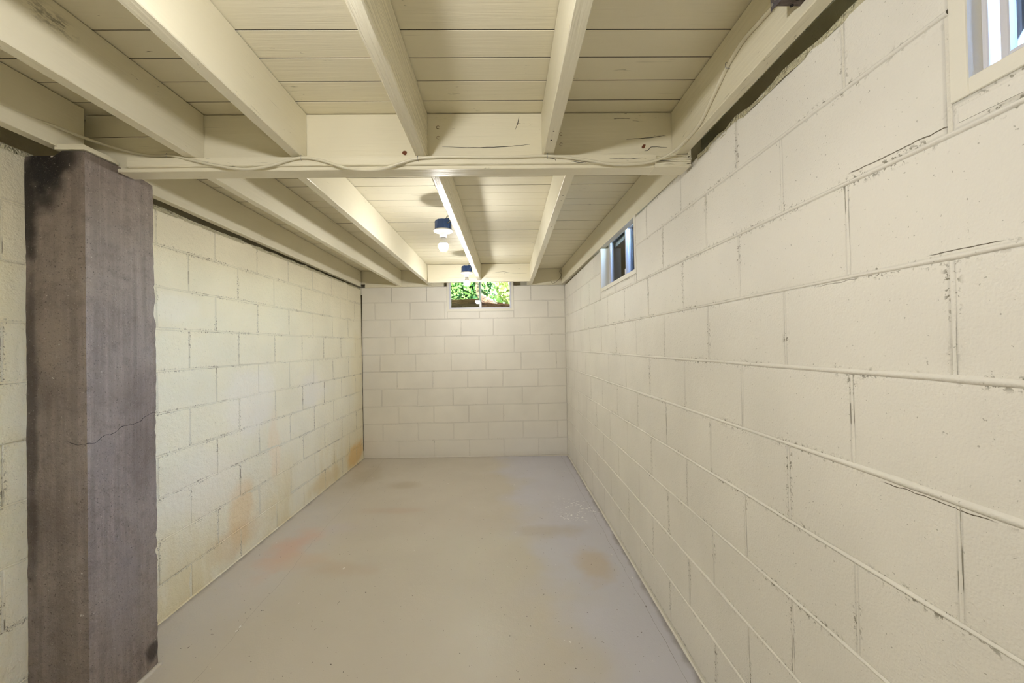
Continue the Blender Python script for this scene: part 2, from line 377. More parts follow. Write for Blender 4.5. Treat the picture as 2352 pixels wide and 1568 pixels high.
# ------------------------------------------------------------------ block walls
def block_mesh(w, h, seed):
    r = random.Random(seed); g = .0009; dep = .09
    W2, H2 = w/2-g, h/2-g
    bm = bmesh.new(); layers = []
    for ins, z, jit in ((0, -dep, 0), (0, -.0013, .0004), (.0028, -.0002, .0009), (.011, 0, .001), (.032, .0003, .0005)):
        ins = min(ins, W2*.45, H2*.45)
        ring = []
        for cx, cyy in ((-1, -1), (0, -1), (1, -1), (1, 0), (1, 1), (0, 1), (-1, 1), (-1, 0)):
            ring.append(bm.verts.new((cx*(W2-ins)+r.uniform(-jit, jit)*(cx != 0), cyy*(H2-ins)+r.uniform(-jit, jit)*(cyy != 0), z+r.uniform(-1, 1)*jit*.3)))
        layers.append(ring)
    for a, b in zip(layers, layers[1:]):
        for k in range(8): bm.faces.new((a[k], a[(k+1) % 8], b[(k+1) % 8], b[k])).smooth = True
    bm.faces.new(layers[-1]); 
    me = bpy.data.meshes.new('concrete_block'); bm.to_mesh(me); bm.free()
    at = me.attributes.new('edge', 'FLOAT', 'POINT')
    vals = [1]*8+[1]*8+[1]*8+[.55]*8+[0]*8
    at.data.foreach_set('value', vals); return me
BC = {}
def get_block(w, h, mat, k):
    key = (round(w, 4), round(h, 4), mat.name, k)
    if key not in BC:
        me = block_mesh(w, h, hash(key[:2]) % 1000 + k*31); me.materials.append(mat); BC[key] = me
    return BC[key]
def bead_mesh(L, r, prot, seed, mat, step=.028, patchy=0.):
    n = max(3, int(L/step)); bm = bmesh.new(); rings = []
    for i in range(n+1):
        u = L*i/n; q = noise.noise((u*3.1, seed*7.7, 0)); q2 = noise.noise((u*14, seed*3.3, 5)); q3 = noise.noise((u*1.3, seed, 9))
        k = max(.12, 1+.35*q+.3*q2 - patchy*max(0, .2+q3*1.6)); cz = .0022*noise.noise((u*4, seed, 3))
        rings.append([bm.verts.new((u, cz+r*k*a, prot*k*b)) for a, b in ((-1.25, -.6), (-.8, .35), (-.25, .95), (.35, .9), (.85, .3), (1.25, -.6))])
    for a, b in zip(rings, rings[1:]):
        for j in range(5): bm.faces.new((a[j], b[j], b[j+1], a[j+1])).smooth = True
    me = bpy.data.meshes.new('bed_joint'); bm.normal_update(); bm.to_mesh(me); bm.free()
    me.flip_normals(); me.materials.append(mat)
    at = me.attributes.new('edge', 'FLOAT', 'POINT'); at.data.foreach_set('value', [.75, .4, .2, .2, .4, .75]*(n+1))
    return me
def subtract(rect, hole):
    u0, u1, v0, v1 = rect; a0, a1, b0, b1 = hole
    if a0 >= u1-.002 or a1 <= u0+.002 or b0 >= v1-.002 or b1 <= v0+.002: return [rect]
    out = []
    if a0 > u0: out.append((u0, a0, v0, v1))
    if a1 < u1: out.append((a1, u1, v0, v1))
    if b0 > v0+.01: out.append((max(u0, a0), min(u1, a1), v0, b0))
    if b1 < v1-.01: out.append((max(u0, a0), min(u1, a1), b1, v1))
    return [r for r in out if r[1]-r[0] > .012 and r[3]-r[2] > .012]
def build_blocks(wall, org, ang, courses, ztop, z0f, holes, mats, bead, beads_on=True, head=None):
    """courses: for each course the sorted list of head joints along u (incl. both ends)"""
    m, mm = mats
    base = Matrix.Translation(org) @ Matrix.Rotation(ang, 4, 'Z') @ Matrix.Rotation(math.pi/2, 4, 'X')
    hk = 0
    for ci, js in enumerate(courses):
        v0, v1 = z0f+BH*ci, z0f+BH*(ci+1)
        v0c, v1c = max(v0, -.012), min(v1, ztop)
        if v1c-v0c < .015: continue
        for a, b in zip(js, js[1:]):
            rects = [(a, b, v0c, v1c)]
            for h in holes: rects = [q for rc in rects for q in subtract(rc, h)]
            for (p, q, s, t) in rects:
                me = get_block(q-p, t-s, m, R.randrange(3))
                mt = base @ Matrix.Translation(((p+q)/2, (s+t)/2, R.uniform(-.0007, .0009))) @ Matrix.Rotation(R.uniform(-.0015, .0015), 4, 'Y') @ Matrix.Rotation(R.uniform(-.002, .002), 4, 'X')
                obj('concrete_block', me, None, wall, mtx=mt)
    for ci in range(1, len(courses)):
        z = z0f+BH*ci
        if z > ztop-.02: continue
        segs = [(courses[0][0], courses[0][-1])]
        for h in holes:
            if h[2]-.01 < z < h[3]+.01: segs = [s2 for s in segs for s2 in ([(s[0], min(s[1], h[0]))] if h[0] > s[0] else [])+([(max(s[0], h[1]), s[1])] if h[1] < s[1] else [])]
        for a, b in segs:
            if b-a < .05: continue
            me = bead_mesh(b-a, bead[0]*R.uniform(.85, 1.2), bead[1], ci*1.7+a, mm, patchy=bead[2])
            obj('bed_joint', me, None, wall, mtx=base @ Matrix.Translation((a, z, 0)))
    if head:
        hm = [bead_mesh(BH*.94, head[0], head[1], 50+k, mm, step=.012, patchy=head[2]) for k in range(4)]
        for ci, js in enumerate(courses):
            v0, v1 = z0f+BH*ci, z0f+BH*(ci+1)
            if v1 > ztop+.02 or v0 < -.02: continue
            for a in js[1:-1]:
                if any(h[0]-.02 < a < h[1]+.02 and h[3] > v0 and h[2] < v1 for h in holes): continue
                obj('head_joint', hm[R.randrange(4)], None, wall, mtx=base @ Matrix.Translation((a, v0+BH*.03, 0)) @ Matrix.Rotation(math.pi/2, 4, 'Z'))

WT = 1.998     # top of the side walls
WIN_B = (-.647, .140, 1.712, 2.115)               # back window: x0 x1 z0 z1
WIN_R = [(2.265, 3.095, 1.688, 2.10), (-.175, .661, 1.684, 2.10)]   # right windows: y0 y1 z0 z1
# core of each wall with its openings
def core(name, mat, pieces):
    bm = bmesh.new()
    for p in pieces: box(bm, *p)
    return obj(name, bm, mat)
T = .19
rw = []
ys = [YF, WIN_R[1][0], WIN_R[1][1], WIN_R[0][0], WIN_R[0][1], D+T]
SPL = .125
for k in (0, 2, 4):
    rw.append((XR+.0011, XR+.10, ys[k], ys[k+1], -.1, WT))
    rw.append((XR+.10, XR+T, ys[k]+(SPL if k else 0), ys[k+1]-(SPL if k < 4 else 0), -.1, WT))
for k in (1, 3): rw.append((XR+.0011, XR+.10, ys[k], ys[k+1], -.1, 1.686)); rw.append((XR+.10, XR+T, ys[k]-SPL, ys[k+1]+SPL, -.1, 1.62))
wall_right = tag(core('wall_right', m_core, rw), 'right side wall of painted concrete blocks with two high windows', 'wall', kind='structure')
wall_left = tag(core('wall_left', m_core_l, [(XL-T, XL-.0009, YF, D+T, -.1, WT)]), 'left side wall of yellowed painted blocks with rust stains', 'wall', kind='structure')
wall_back = tag(core('wall_back', m_core, [(XL-T, WIN_B[0], D+.0012, D+T, -.1, 2.008), (WIN_B[1], XR+T, D+.0012, D+T, -.1, 2.008), (WIN_B[0], WIN_B[1], D+.0012, D+T, -.1, WIN_B[2])]),
                'far end wall of smooth cream painted blocks with one window', 'wall', kind='structure')
wall_front = tag(core('wall_front', m_core, [(XL-T, XR+T, YF-T, YF, -.1, ZC)]), 'plain wall behind the camera position', 'wall', kind='structure')

def courses_y(phase7, n, lo, hi):
    out = []
    for ci in range(n):
        ph = phase7 + (BL/2 if ci % 2 == 0 else 0)
        js = [lo]; k = math.ceil((lo-ph)/BL+.12)
        while ph+k*BL < hi-.05: js.append(ph+k*BL); k += 1
        js.append(hi); out.append(js)
    return out
# right wall: local u runs towards the camera (-Y)
def flipc(cs): return [[D-y for y in reversed(js)] for js in cs]
cr_ = courses_y(3.1056+BL/2, 10, YF, D)
build_blocks(wall_right, (XR, D, 0), -math.pi/2, flipc(cr_), WT, .010, [(D-w[1], D-w[0], w[2], w[3]) for w in WIN_R], (m_right.m, m_right.m), (.0050, .0046, .0), head=(.0036, .0014, .9))
cl_ = courses_y(2.0042, 10, YF, D)
build_blocks(wall_left, (XL, YF, 0), math.pi/2, [[y-YF for y in js] for js in cl_], WT, -.0126, [], (m_left.m, m_left.m), (.0034, .0016, 1.3))
def bx(x): return -1.650+(x-104)*2.3993/1469-XL
bc = [[360, 610, 863, 1112, 1362], [245, 498, 750, 1001, 1252, 1502], [358, 610, 862, 1112, 1366], [240, 498, 750, 1000, 1250], [353, 605, 858, 1112, 1366],
      [233, 485, 741, 990, 1245, 1502], [343, 438, 697, 945, 1198, 1452], [310, 562, 815, 1050, 1315], [203, 452, 700, 950, 1200, 1447], [320, 572, 824, 1076, 1325]]
build_blocks(wall_back, (XL, D, 0), 0, [[0]+[bx(v) for v in r]+[XR-XL] for r in bc], 2.008, 0., [(WIN_B[0]-XL, WIN_B[1]-XL, WIN_B[2], WIN_B[3])], (m_back.m, m_back.m), (.0030, .0026, .6), head=(.0026, .0021, .5))

# painted mortar smeared on the wall tops
def mortar_cap(wall, x0, x1, y0, y1, z, h, seed):
    bm = bmesh.new(); n = int((y1-y0)/.022); rows = []
    prof = [(x0, -.014), (x0, .004), (x0+(x1-x0)*.1, .35*h), (x0+(x1-x0)*.35, .8*h), (x0+(x1-x0)*.7, h), (x1, h)]
    for i in range(n+1):
        y = y0+(y1-y0)*i/n
        rows.append([bm.verts.new((px+.010*noise.noise((y*9, j, seed)), y, z+pz+(.012*noise.noise((y*11, j*1.7, seed+3)) if j > 0 else 0))) for j, (px, pz) in enumerate(prof)])
    for a, b in zip(rows, rows[1:]):
        for j in range(len(prof)-1): bm.faces.new((a[j], a[j+1], b[j+1], b[j])).smooth = True
    bmesh.ops.recalc_face_normals(bm, faces=bm.faces)
    return obj('top_mortar', bm, m_mortar, wall)
mortar_cap(wall_right, XR-.001, XR+.16, YF, 1.53, WT, .05, 1)
mortar_cap(wall_left, XL+.002, XL-.16, YF, 1.5, WT, .03, 2)
mortar_cap(wall_left, XL+.002, XL-.16, 1.75, 4.85, WT-.004, .018, 4)

# open crack running down the corner between the left and the end wall
bm = bmesh.new(); pc = [(XL+.004+.004*noise.noise((z*.07*9, 3.3, 1.2)), D-.004, .10+z*.07) for z in range(27)]
tube(bm, pc, lambda t: .0016+.0052*max(0, t-.55)*2+.002*noise.noise((t*31, 7.7, .3)), 6)
oc = obj('corner_crack', bm, plain('dark_crack', (.07, .06, .035), .9, bump=.002), wall_left); oc['label'] = 'dark open crack in the corner'
# floor slab, slightly tilted
bm = bmesh.new(); nx, ny = 24, 60; g = []
for i in range(nx+1):
    x = XL-.05+(XR-XL+.1)*i/nx
    g.append([bm.verts.new((x, YF+(D+.05-YF)*j/ny, FZ(x)+.0015*noise.noise((x*2.5, j*.22, 1)))) for j in range(ny+1)])
for i in range(nx):
    for j in range(ny): bm.faces.new((g[i][j], g[i+1][j], g[i+1][j+1], g[i][j+1])).smooth = True
box(bm, XL-.05, XR+.05, YF, D+.05, -.2, -.02)
floor = tag(obj('floor', bm, m_floor), 'grey painted concrete floor with tan dust, rust stains and painted-in lilac daylight', 'floor', kind='structure')
# thick paint line where the floor meets each wall
def skirt(name, parent, a, b, mat, r=.006, seed=0):
    n = int((Vector(b)-Vector(a)).length/.04); pts = []
    for i in range(n+1):
        p = Vector(a).lerp(Vector(b), i/n); p.z = FZ(p.x)+.001+.002*noise.noise((i*.4, seed, 0)); pts.append(p)
    bm = bmesh.new(); tube(bm, pts, lambda t: r*(1+.5*noise.noise((t*60, seed, 2))), 8); return obj(name, bm, mat, parent)
skirt('paint_edge', wall_right, (XR-.001, YF, 0), (XR-.001, D, 0), m_right.m, .006, 1)
skirt('paint_edge', wall_left, (XL+.001, YF, 0), (XL+.001, D, 0), m_left.m, .006, 2)
skirt('paint_edge', wall_back, (XL, D-.001, 0), (XR, D-.001, 0), m_back.m, .005, 3)

# ------------------------------------------------------------------ ceiling boards
ceiling = tag(empty('ceiling', (0, 0, ZC)), 'painted subfloor boards above the joists', 'ceiling', kind='structure')
PW = .1143
def plank_mesh(seed):
    r = random.Random(seed); bm = bmesh.new(); n = 5; g = .0017
    L0, L1 = XL-T-.02, XR+T+.02; rows = []
    for i in range(n+1):
        x = L0+(L1-L0)*i/n
        a = r.uniform(-.0005, .0005); b = r.uniform(-.0005, .0005); z = r.uniform(0, .0012)
        h = PW/2-g
        rows.append([bm.verts.new(p) for p in ((x, -h+a, .022), (x, -h+a, .0015+z), (x, -h+a+.002, z), (x, h+b-.002, z), (x, h+b, .0015+z), (x, h+b, .022))])
    for p, q in zip(rows, rows[1:]):
        for j in range(6): bm.faces.new((p[j], p[(j+1) % 6], q[(j+1) % 6], q[j])).material_index = 1 if j in (0, 4, 5) else 0
    bm.faces.new(rows[0][::-1]); bm.faces.new(rows[-1]); bmesh.ops.recalc_face_normals(bm, faces=bm.faces)
    me = bpy.data.meshes.new('floorboard'); bm.to_mesh(me); bm.free(); me.materials.append(m_plank); me.materials.append(m_dark); return me
pm = [plank_mesh(k) for k in range(6)]
for k in range(-32, 35):
    y = 1.175+PW*k+PW/2
    if YF-T < y < D+T+.06: obj('floorboard', pm[R.randrange(6)], None, ceiling, loc=(0, y, R.uniform(0, .0012)))
obj('underlay', nb(XL-T-.02, XR+T+.02, YF-T, D+T+.1, .0235, .05), m_dark, ceiling)

# ------------------------------------------------------------------ joists
def beam_mesh(p0, p1, w, z0, z1, axis='y', rag=.0009, bev=.0022, seg=None, seed=0, notch=0):
    """board between p0 and p1 (centre line x,y), uneven edges"""
    L = math.hypot(p1[0]-p0[0], p1[1]-p0[1]); n = seg or max(2, int(L/.07)); d = Vector((p1[0]-p0[0], p1[1]-p0[1], 0))/L; s = Vector((d.y, -d.x, 0))
    bm = bmesh.new(); rows = []
    for i in range(n+1):
        c = Vector((p0[0], p0[1], 0))+d*L*i/n; f = lambda k: rag*noise.noise((i*.55, k, seed))
        h = w/2; pr = [(-h+f(1)*.5, z1), (-h+f(2)*.5, z0+bev+f(3)), (-h+bev+f(4), z0+f(5)*.6), (h-bev+f(6), z0+f(5)*.6), (h+f(7)*.5, z0+bev+f(8)), (h+f(1)*.5, z1)]
        rows.append([bm.verts.new(c+s*a+Vector((0, 0, b))) for a, b in pr])
    for a, b in zip(rows, rows[1:]):
        for j in range(6): bm.faces.new((a[j], a[(j+1) % 6], b[(j+1) % 6], b[j]))
    bm.faces.new(rows[0][::-1]); bm.faces.new(rows[-1]); bmesh.ops.recalc_face_normals(bm, faces=bm.faces); return bm
YH = 1.595
joists = [
 # x right edge at start/end, y0, y1, label, material
 (-1.548, -1.531, YF, 1.55, 'cream joist over the left wall, ending at the top of the dark pillar', m_joist, 'near'),
 (-1.160, -1.128, YF, YH, 'cream joist in front of the crossbeam, first right of the dark pillar', m_joist, 'near'),
 (-.727, -.739, YF, YH, 'cream joist in front of the crossbeam, between the pillar joist and the glossy one', m_joist, 'near'),
 (-.276, -.276, YF, YH, 'glossy thick-painted joist in front of the crossbeam, left of the picture middle', m_glossj, 'near'),
 (.199, .207, YF, YH, 'straight joist in front of the crossbeam, right of the picture middle, with a small chip', m_joist, 'near'),
 (.716, .719, YF, YH, 'joist beside the right wall carrying the dark metal box and cable', m_joist, 'near'),
 (-1.578, -1.648, 1.635, 4.86, 'cream joist behind the crossbeam, lying along the top of the left wall', m_joist, 'far'),
 (-1.187, -1.177, 1.635, 4.86, 'cream joist behind the crossbeam, second from the left wall', m_joist, 'far'),
 (-.811, -.816, 1.635, 4.86, 'brightly lit joist behind the crossbeam, ending left of the back window', m_joist, 'far'),
 (-.254, -.224, 1.635, 4.533, 'glossy joist with the two bulbs hung on its left side', m_glossj, 'far'),
 (.318, .363, 1.635, 4.86, 'joist behind the crossbeam, ending right of the back window', m_joist, 'far'),
 (.815, .757, 1.635, 4.86, 'joist behind the crossbeam, running above the small right window', m_joist, 'far'),
]
for i, (xa, xb, y0, y1, lab, mt, gr) in enumerate(joists):
    w = .042 if i == 11 else .04
    z1 = ZC-.0028; y1 = y1-.0018 if gr == 'near' else y1
    o = obj('floor_joist', beam_mesh((xa-w/2, y0), (xb-w/2, y1), w, ZJ, z1, seed=i*3.7, rag=.0028 if mt is m_glossj else .0012, bev=.004 if mt is m_glossj else .0022), mt)
    tag(o, lab, 'joist', 'joists in front of the crossbeam' if gr == 'near' else 'joists behind the crossbeam')

# nail holes, knots and chips that sit on the joists and header as little discs of their own
def disc(parent, p, nrm, r, mat, name='nail_hole', asp=1.0, seed=0):
    bm = bmesh.new(); nrm = Vector(nrm).normalized(); a = nrm.orthogonal().normalized(); b = nrm.cross(a); rr = random.Random(seed)
    ring = [bm.verts.new(Vector(p)+(a*math.cos(t)*r*asp+b*math.sin(t)*r)*rr.uniform(.75, 1.2)+nrm*.0004) for t in [2*math.pi*k/10 for k in range(10)]]
    c = bm.verts.new(Vector(p)-nrm*.0006+nrm*.0008)
    for k in range(10): bm.faces.new((ring[k], ring[(k+1) % 10], c))
    bmesh.ops.recalc_face_normals(bm, faces=bm.faces)
    return obj(name, bm, mat, parent)
J = [o for o in bpy.data.objects if o.name.startswith('floor_joist')]
J.sort(key=lambda o: (0 if o.name == 'floor_joist' else int(o.name.split('.')[1])))
for (x, y) in ((.185, 1.44), (.186, 1.38)): disc(J[4], (x, y, ZJ), (0, 0, -1), .0035, m_black, seed=int(y*100))
for (y) in (1.98, 2.05, 2.5, 3.0, 3.9): disc(J[10], (.30+.014*(y-1.6), y, ZJ-.0003), (0, 0, -1), .0035, m_black, seed=int(y*100))
disc(J[11], (.727+.0, 2.35, 2.12), (-1, .01, 0), .004, m_black, seed=4)

# ------------------------------------------------------------------ crossbeam on the pillar
cb = tag(empty('crossbeam', (-1.44, 1.59, 1.985)), 'cream crossbeam running from the dark pillar to the right wall', 'beam')
def rel(o, par):   # keep world placement under an empty that is not at the origin
    o.parent = par; o.matrix_parent_inverse = Matrix.Translation(-par.location); return o
hdr = rel(obj('header_board', beam_mesh((-1.57, 1.6145), (.742, 1.6145), .037, 1.990, ZC-.0030, seed=40, rag=.002, seg=40), m_header), cb)
led = rel(obj('ledger_strip', beam_mesh((-1.38, 1.573), (.60, 1.573), .044, 1.987, 2.0185, seed=41, rag=.0035, seg=44, bev=.003), m_header), cb)
rel(obj('lower_board', beam_mesh((-1.425, 1.6), (.60, 1.6), .072, 1.974, 1.9865, seed=45, rag=.0015, seg=30), m_header), cb)
# splintered end in the wall pocket on the right
bm = bmesh.new(); rr = random.Random(5)
for k in range(9):
    z = 1.972+k*.0052; x1 = .742+rr.uniform(-.016, .004)-abs(k-5)*.002; y0 = 1.552+rr.uniform(0, .006)
    b2 = beam_mesh((.595, y0+.04), (x1, y0+.04), .078, z, z+rr.uniform(.0042, .005), seed=60+k, rag=.004, seg=6, bev=.0006)
    me = bpy.data.meshes.new('t'); b2.to_mesh(me); b2.free(); bm.from_mesh(me); bpy.data.meshes.remove(me)
sp_ = rel(obj('splintered_end', bm, m_header), cb); sp_['label'] = 'split and cracked beam end'
hd = lambda *a, **k: rel(disc(None, *a, **k), cb)
hd((-.365, 1.595, 2.052), (0, -1, 0), .009, m_rust, name='rust_spot', seed=11)
hd((.568, 1.595, 2.07), (0, -1, 0), .006, m_rust, name='knot_hole', asp=1.8, seed=12)
for (x, z) in ((-.235, 2.15), (-.235, 2.11), (.245, 2.17), (.243, 2.12), (.243, 2.08)):
    bmr = bmesh.new(); rr = .006
    tube(bmr, [(x+rr*math.cos(t), 1.5948, z+rr*math.sin(t)) for t in [2*math.pi*k/9*.85+.6 for k in range(9)]], .0006, 4)
    rel(obj('nail_ring', bmr, m_rust), cb)
def crackline(parent, pts, w=.0012, mat=m_black, name='crack', rl=True):
    bm = bmesh.new(); pts = spline(pts, 5); rr = random.Random(len(pts))
    pts = [p+Vector((0, 0, rr.uniform(-.001, .001))) for p in pts]
    tube(bm, pts, lambda t: w*(.35+.65*math.sin(math.pi*min(1, max(0, t)))) , 4)
    o = obj(name, bm, mat)
    return rel(o, parent) if rl else setattr(o, 'parent', parent) or o
for pts in ([(-.22, 1.595, 2.075), (-.10, 1.595, 2.070), (.03, 1.595, 2.074), (.12, 1.595, 2.08)], [(-.20, 1.595, 2.026), (-.05, 1.595, 2.023), (.04, 1.595, 2.022), (.055, 1.595, 2.038)],
            [(.08, 1.595, 2.19), (.075, 1.595, 2.165), (.065, 1.595, 2.14)], [(-.55, 1.595, 2.033), (-.51, 1.595, 2.028), (-.42, 1.595, 2.027)],
            [(.50, 1.595, 2.098), (.58, 1.595, 2.103), (.655, 1.595, 2.112)], [(.57, 1.595, 2.052), (.585, 1.595, 2.055), (.60, 1.595, 2.068), (.66, 1.595, 2.064)],
            [(.42, 1.551, 2.003), (.50, 1.551, 2.004), (.56, 1.551, 2.004)], [(.19, 1.551, 2.006), (.21, 1.551, 2.003), (.215, 1.551, 1.995)],
            [(.27, 1.551, 1.995), (.3, 1.551, 1.99), (.33, 1.551, 1.99)], [(.57, 1.5505, 1.984), (.6, 1.5505, 1.993), (.66, 1.5505, 1.992)],
            [(-1.56, 1.5955, 2.118), (-1.4, 1.5955, 2.121), (-1.2, 1.5955, 2.123)]):
    crackline(cb, pts, .0011)
# header over the back window and its strip
hb = tag(empty('window_header', (-.24, 4.55, 2.0)), 'cream header board crossing above the back window', 'beam')
rel(obj('header_board', beam_mesh((-.812, 4.556), (.322, 4.556), .038, 2.006, ZC-.0030, seed=42, seg=20), m_header), hb)
rel(obj('trim_strip', beam_mesh((-.806, 4.528), (.316, 4.528), .016, 2.003, 2.052, seed=43, seg=20), m_header), hb)
for pts in ([(-.10, 4.5365, 2.10), (.02, 4.5365, 2.115), (.10, 4.5365, 2.10), (.28, 4.5365, 2.092)],): crackline(hb, pts, .0012)
# rim boards and plates closing the joist ends
trim1 = tag(obj('trim_1', nb(XL-.1, -.79, 4.885, 4.92, 2.05, ZC-.001), m_header), 'rim board above the back wall, left of the window', 'board', kind='structure')
trim2 = tag(obj('trim_2', nb(.30, XR+.15, 4.885, 4.92, 2.012, ZC-.001), m_header), 'rim board above the back wall, right of the window', 'board', kind='structure')
trim3 = tag(obj('trim_3', beam_mesh((-1.60, 4.905), (-.68, 4.905), .09, 2.009, 2.050, seed=44, seg=14), m_header), 'wooden plate lying on top of the back wall', 'plate', kind='structure')
bm = bmesh.new()
for a, b, c in ((XL-T, WIN_B[0], 2.009), (WIN_B[0], WIN_B[1], 2.118), (WIN_B[1], XR+T, 2.009)): box(bm, a, b, D+T-.03, D+T, c, ZC-.001)
trim4 = tag(obj('trim_4', bm, m_header), 'outer rim board over the back wall', 'board', kind='structure')
trim5 = tag(obj('trim_5', nb(XL-T, XL-T+.035, YF, D+T-.03, 1.999, ZC-.001), m_header), 'outer rim board over the left wall', 'board', kind='structure')
bm = bmesh.new(); seg5 = [YF, WIN_R[1][0], WIN_R[1][1], WIN_R[0][0], WIN_R[0][1], D+T-.03]
for k in range(5): box(bm, XR+T-.035, XR+T, seg5[k], seg5[k+1], 2.105 if k in (1, 3) else 1.999, ZC-.001)
trim6 = tag(obj('trim_6', bm, m_header), 'outer rim board over the right wall', 'board', kind='structure')
# old wires curling in the right back corner
wm = bmesh.new(); tube(wm, spline([(.700, 4.872, 2.19), (.690, 4.85, 2.16), (.712, 4.865, 2.13), (.690, 4.86, 2.08), (.62, 4.86, 2.025), (.60, 4.86, 2.03), (.585, 4.86, 2.06)], 6), .0022, 6)
tag(obj('loose_wire', wm, plain('dusty_wire', (.17, .14, .09), .7)), 'thin loose wire curling in the far right corner under the boards', 'wire')

# ------------------------------------------------------------------ dark concrete pillar
def grid_box(x0, x1, y0, y1, z0, z1, step, disp, seed, edge_chip=.012):
    bm = bmesh.new(); box(bm, x0, x1, y0, y1, z0, z1)
    for ax, a, b in ((0, x0, x1), (1, y0, y1), (2, z0, z1)):
        n = int((b-a)/(step*(.5 if ax == 2 else 1)))
        for i in range(1, n):
            co = [0, 0, 0]; co[ax] = a+(b-a)*i/n; no = [0, 0, 0]; no[ax] = 1
            bmesh.ops.bisect_plane(bm, geom=bm.verts[:]+bm.edges[:]+bm.faces[:], plane_co=co, plane_no=no)
    cx, cyy, cz = (x0+x1)/2, (y0+y1)/2, (z0+z1)/2
    for v in bm.verts:
        p = v.co; q = noise.noise((p.x*9+.3, p.y*9+.7, p.z*3.1+seed+.37)); q2 = noise.noise((p.x*30+.3, p.y*30+.6, p.z*27+seed+.41))
        ex = min(abs(p.x-x0), abs(p.x-x1)); ey = min(abs(p.y-y0), abs(p.y-y1))
        d = Vector(((p.x-cx)/(x1-x0)*2, (p.y-cyy)/(y1-y0)*2, 0))
        k = disp*q+disp*.5*q2
        if ex < .001 and ey < .001: k -= edge_chip*(.35+max(0, noise.noise((p.z*23, seed+.43, 4.31+p.x*3))-.25)*.9)
        v.co = p+Vector((k*(p.x-cx > (x1-x0)*.49)*math.copysign(1, p.x-cx), k*(abs(p.y-cyy) > (y1-y0)*.49)*math.copysign(1, p.y-cyy), 0))
    for f in bm.faces: f.smooth = True
    bm.normal_update()
    for e in bm.edges:
        if len(e.link_faces) == 2 and e.calc_face_angle(0) > .6: e.smooth = False
    return bm
pb = grid_box(XL+.001, -1.442, 1.460, 1.748, -.01, 2.004, .024, .0030, 2, edge_chip=.008)
for v in pb.verts:
    if v.co.z > 1.95:      # broken away top: low at the wall and at the back
        t = (v.co.z-1.95)/.054
        low = .0
        if v.co.x < -1.545 and v.co.y < 1.56: low = .016+.008*noise.noise((v.co.x*40, v.co.y*40, 0))
        if v.co.y > 1.63: low = max(low, (v.co.y-1.63)/.118*.014)
        v.co.z -= low*t
pil = tag(obj('concrete_pillar', pb, m_pillar), 'dark brown bare concrete pillar with soot-black top standing against the left wall', 'pillar')
bmf = bmesh.new(); tube(bmf, [(-1.64+.002*noise.noise((i, 2, 3)), 1.456, .012) for i in range(1)]+[(-1.437, 1.456, .012)] if False else spline([(-1.60, 1.458, .010), (-1.437, 1.458, .010), (-1.437, 1.60, .009), (-1.438, 1.745, .010)], 8), .012, 8)
fo = obj('paint_edge', bmf, m_floor, pil); fo['label'] = 'grey floor paint run up the pillar foot'
# wooden shims on the pillar
def shim(x0, x1, y0, y1, z0, z1, lab, seed):
    bm = bmesh.new(); box(bm, x0, x1, y0, y1, z0, z1)
    for ax, a, b in ((0, x0, x1), (1, y0, y1)):
        for i in range(1, 5):
            co = [0, 0, 0]; co[ax] = a+(b-a)*i/5; no = [0, 0, 0]; no[ax] = 1
            bmesh.ops.bisect_plane(bm, geom=bm.verts[:]+bm.edges[:]+bm.faces[:], plane_co=co, plane_no=no)
    for v in bm.verts:
        v.co += Vector((noise.noise((v.co.x*31, v.co.y*31, seed))*.004, noise.noise((v.co.x*31, v.co.y*31, seed+5))*.004, noise.noise((v.co.x*23, v.co.y*9, seed+9))*.0008))
    return tag(obj('wood_shim', bm, m_header), lab, 'shim', 'shims between the pillar and the beam')
shim(-1.535, -1.436, 1.452, 1.583, 2.0065, 2.0155, 'lower painted wooden shim on top of the dark pillar, at its front corner', 1)
shim(-1.530, -1.442, 1.456, 1.575, 2.0165, 2.0265, 'upper painted wooden shim on top of the dark pillar, under the cable', 2)
shim(-1.470, -1.434, 1.648, 1.685, 1.999, 2.011, 'small pale shim behind the crossbeam on the dark pillar', 3)

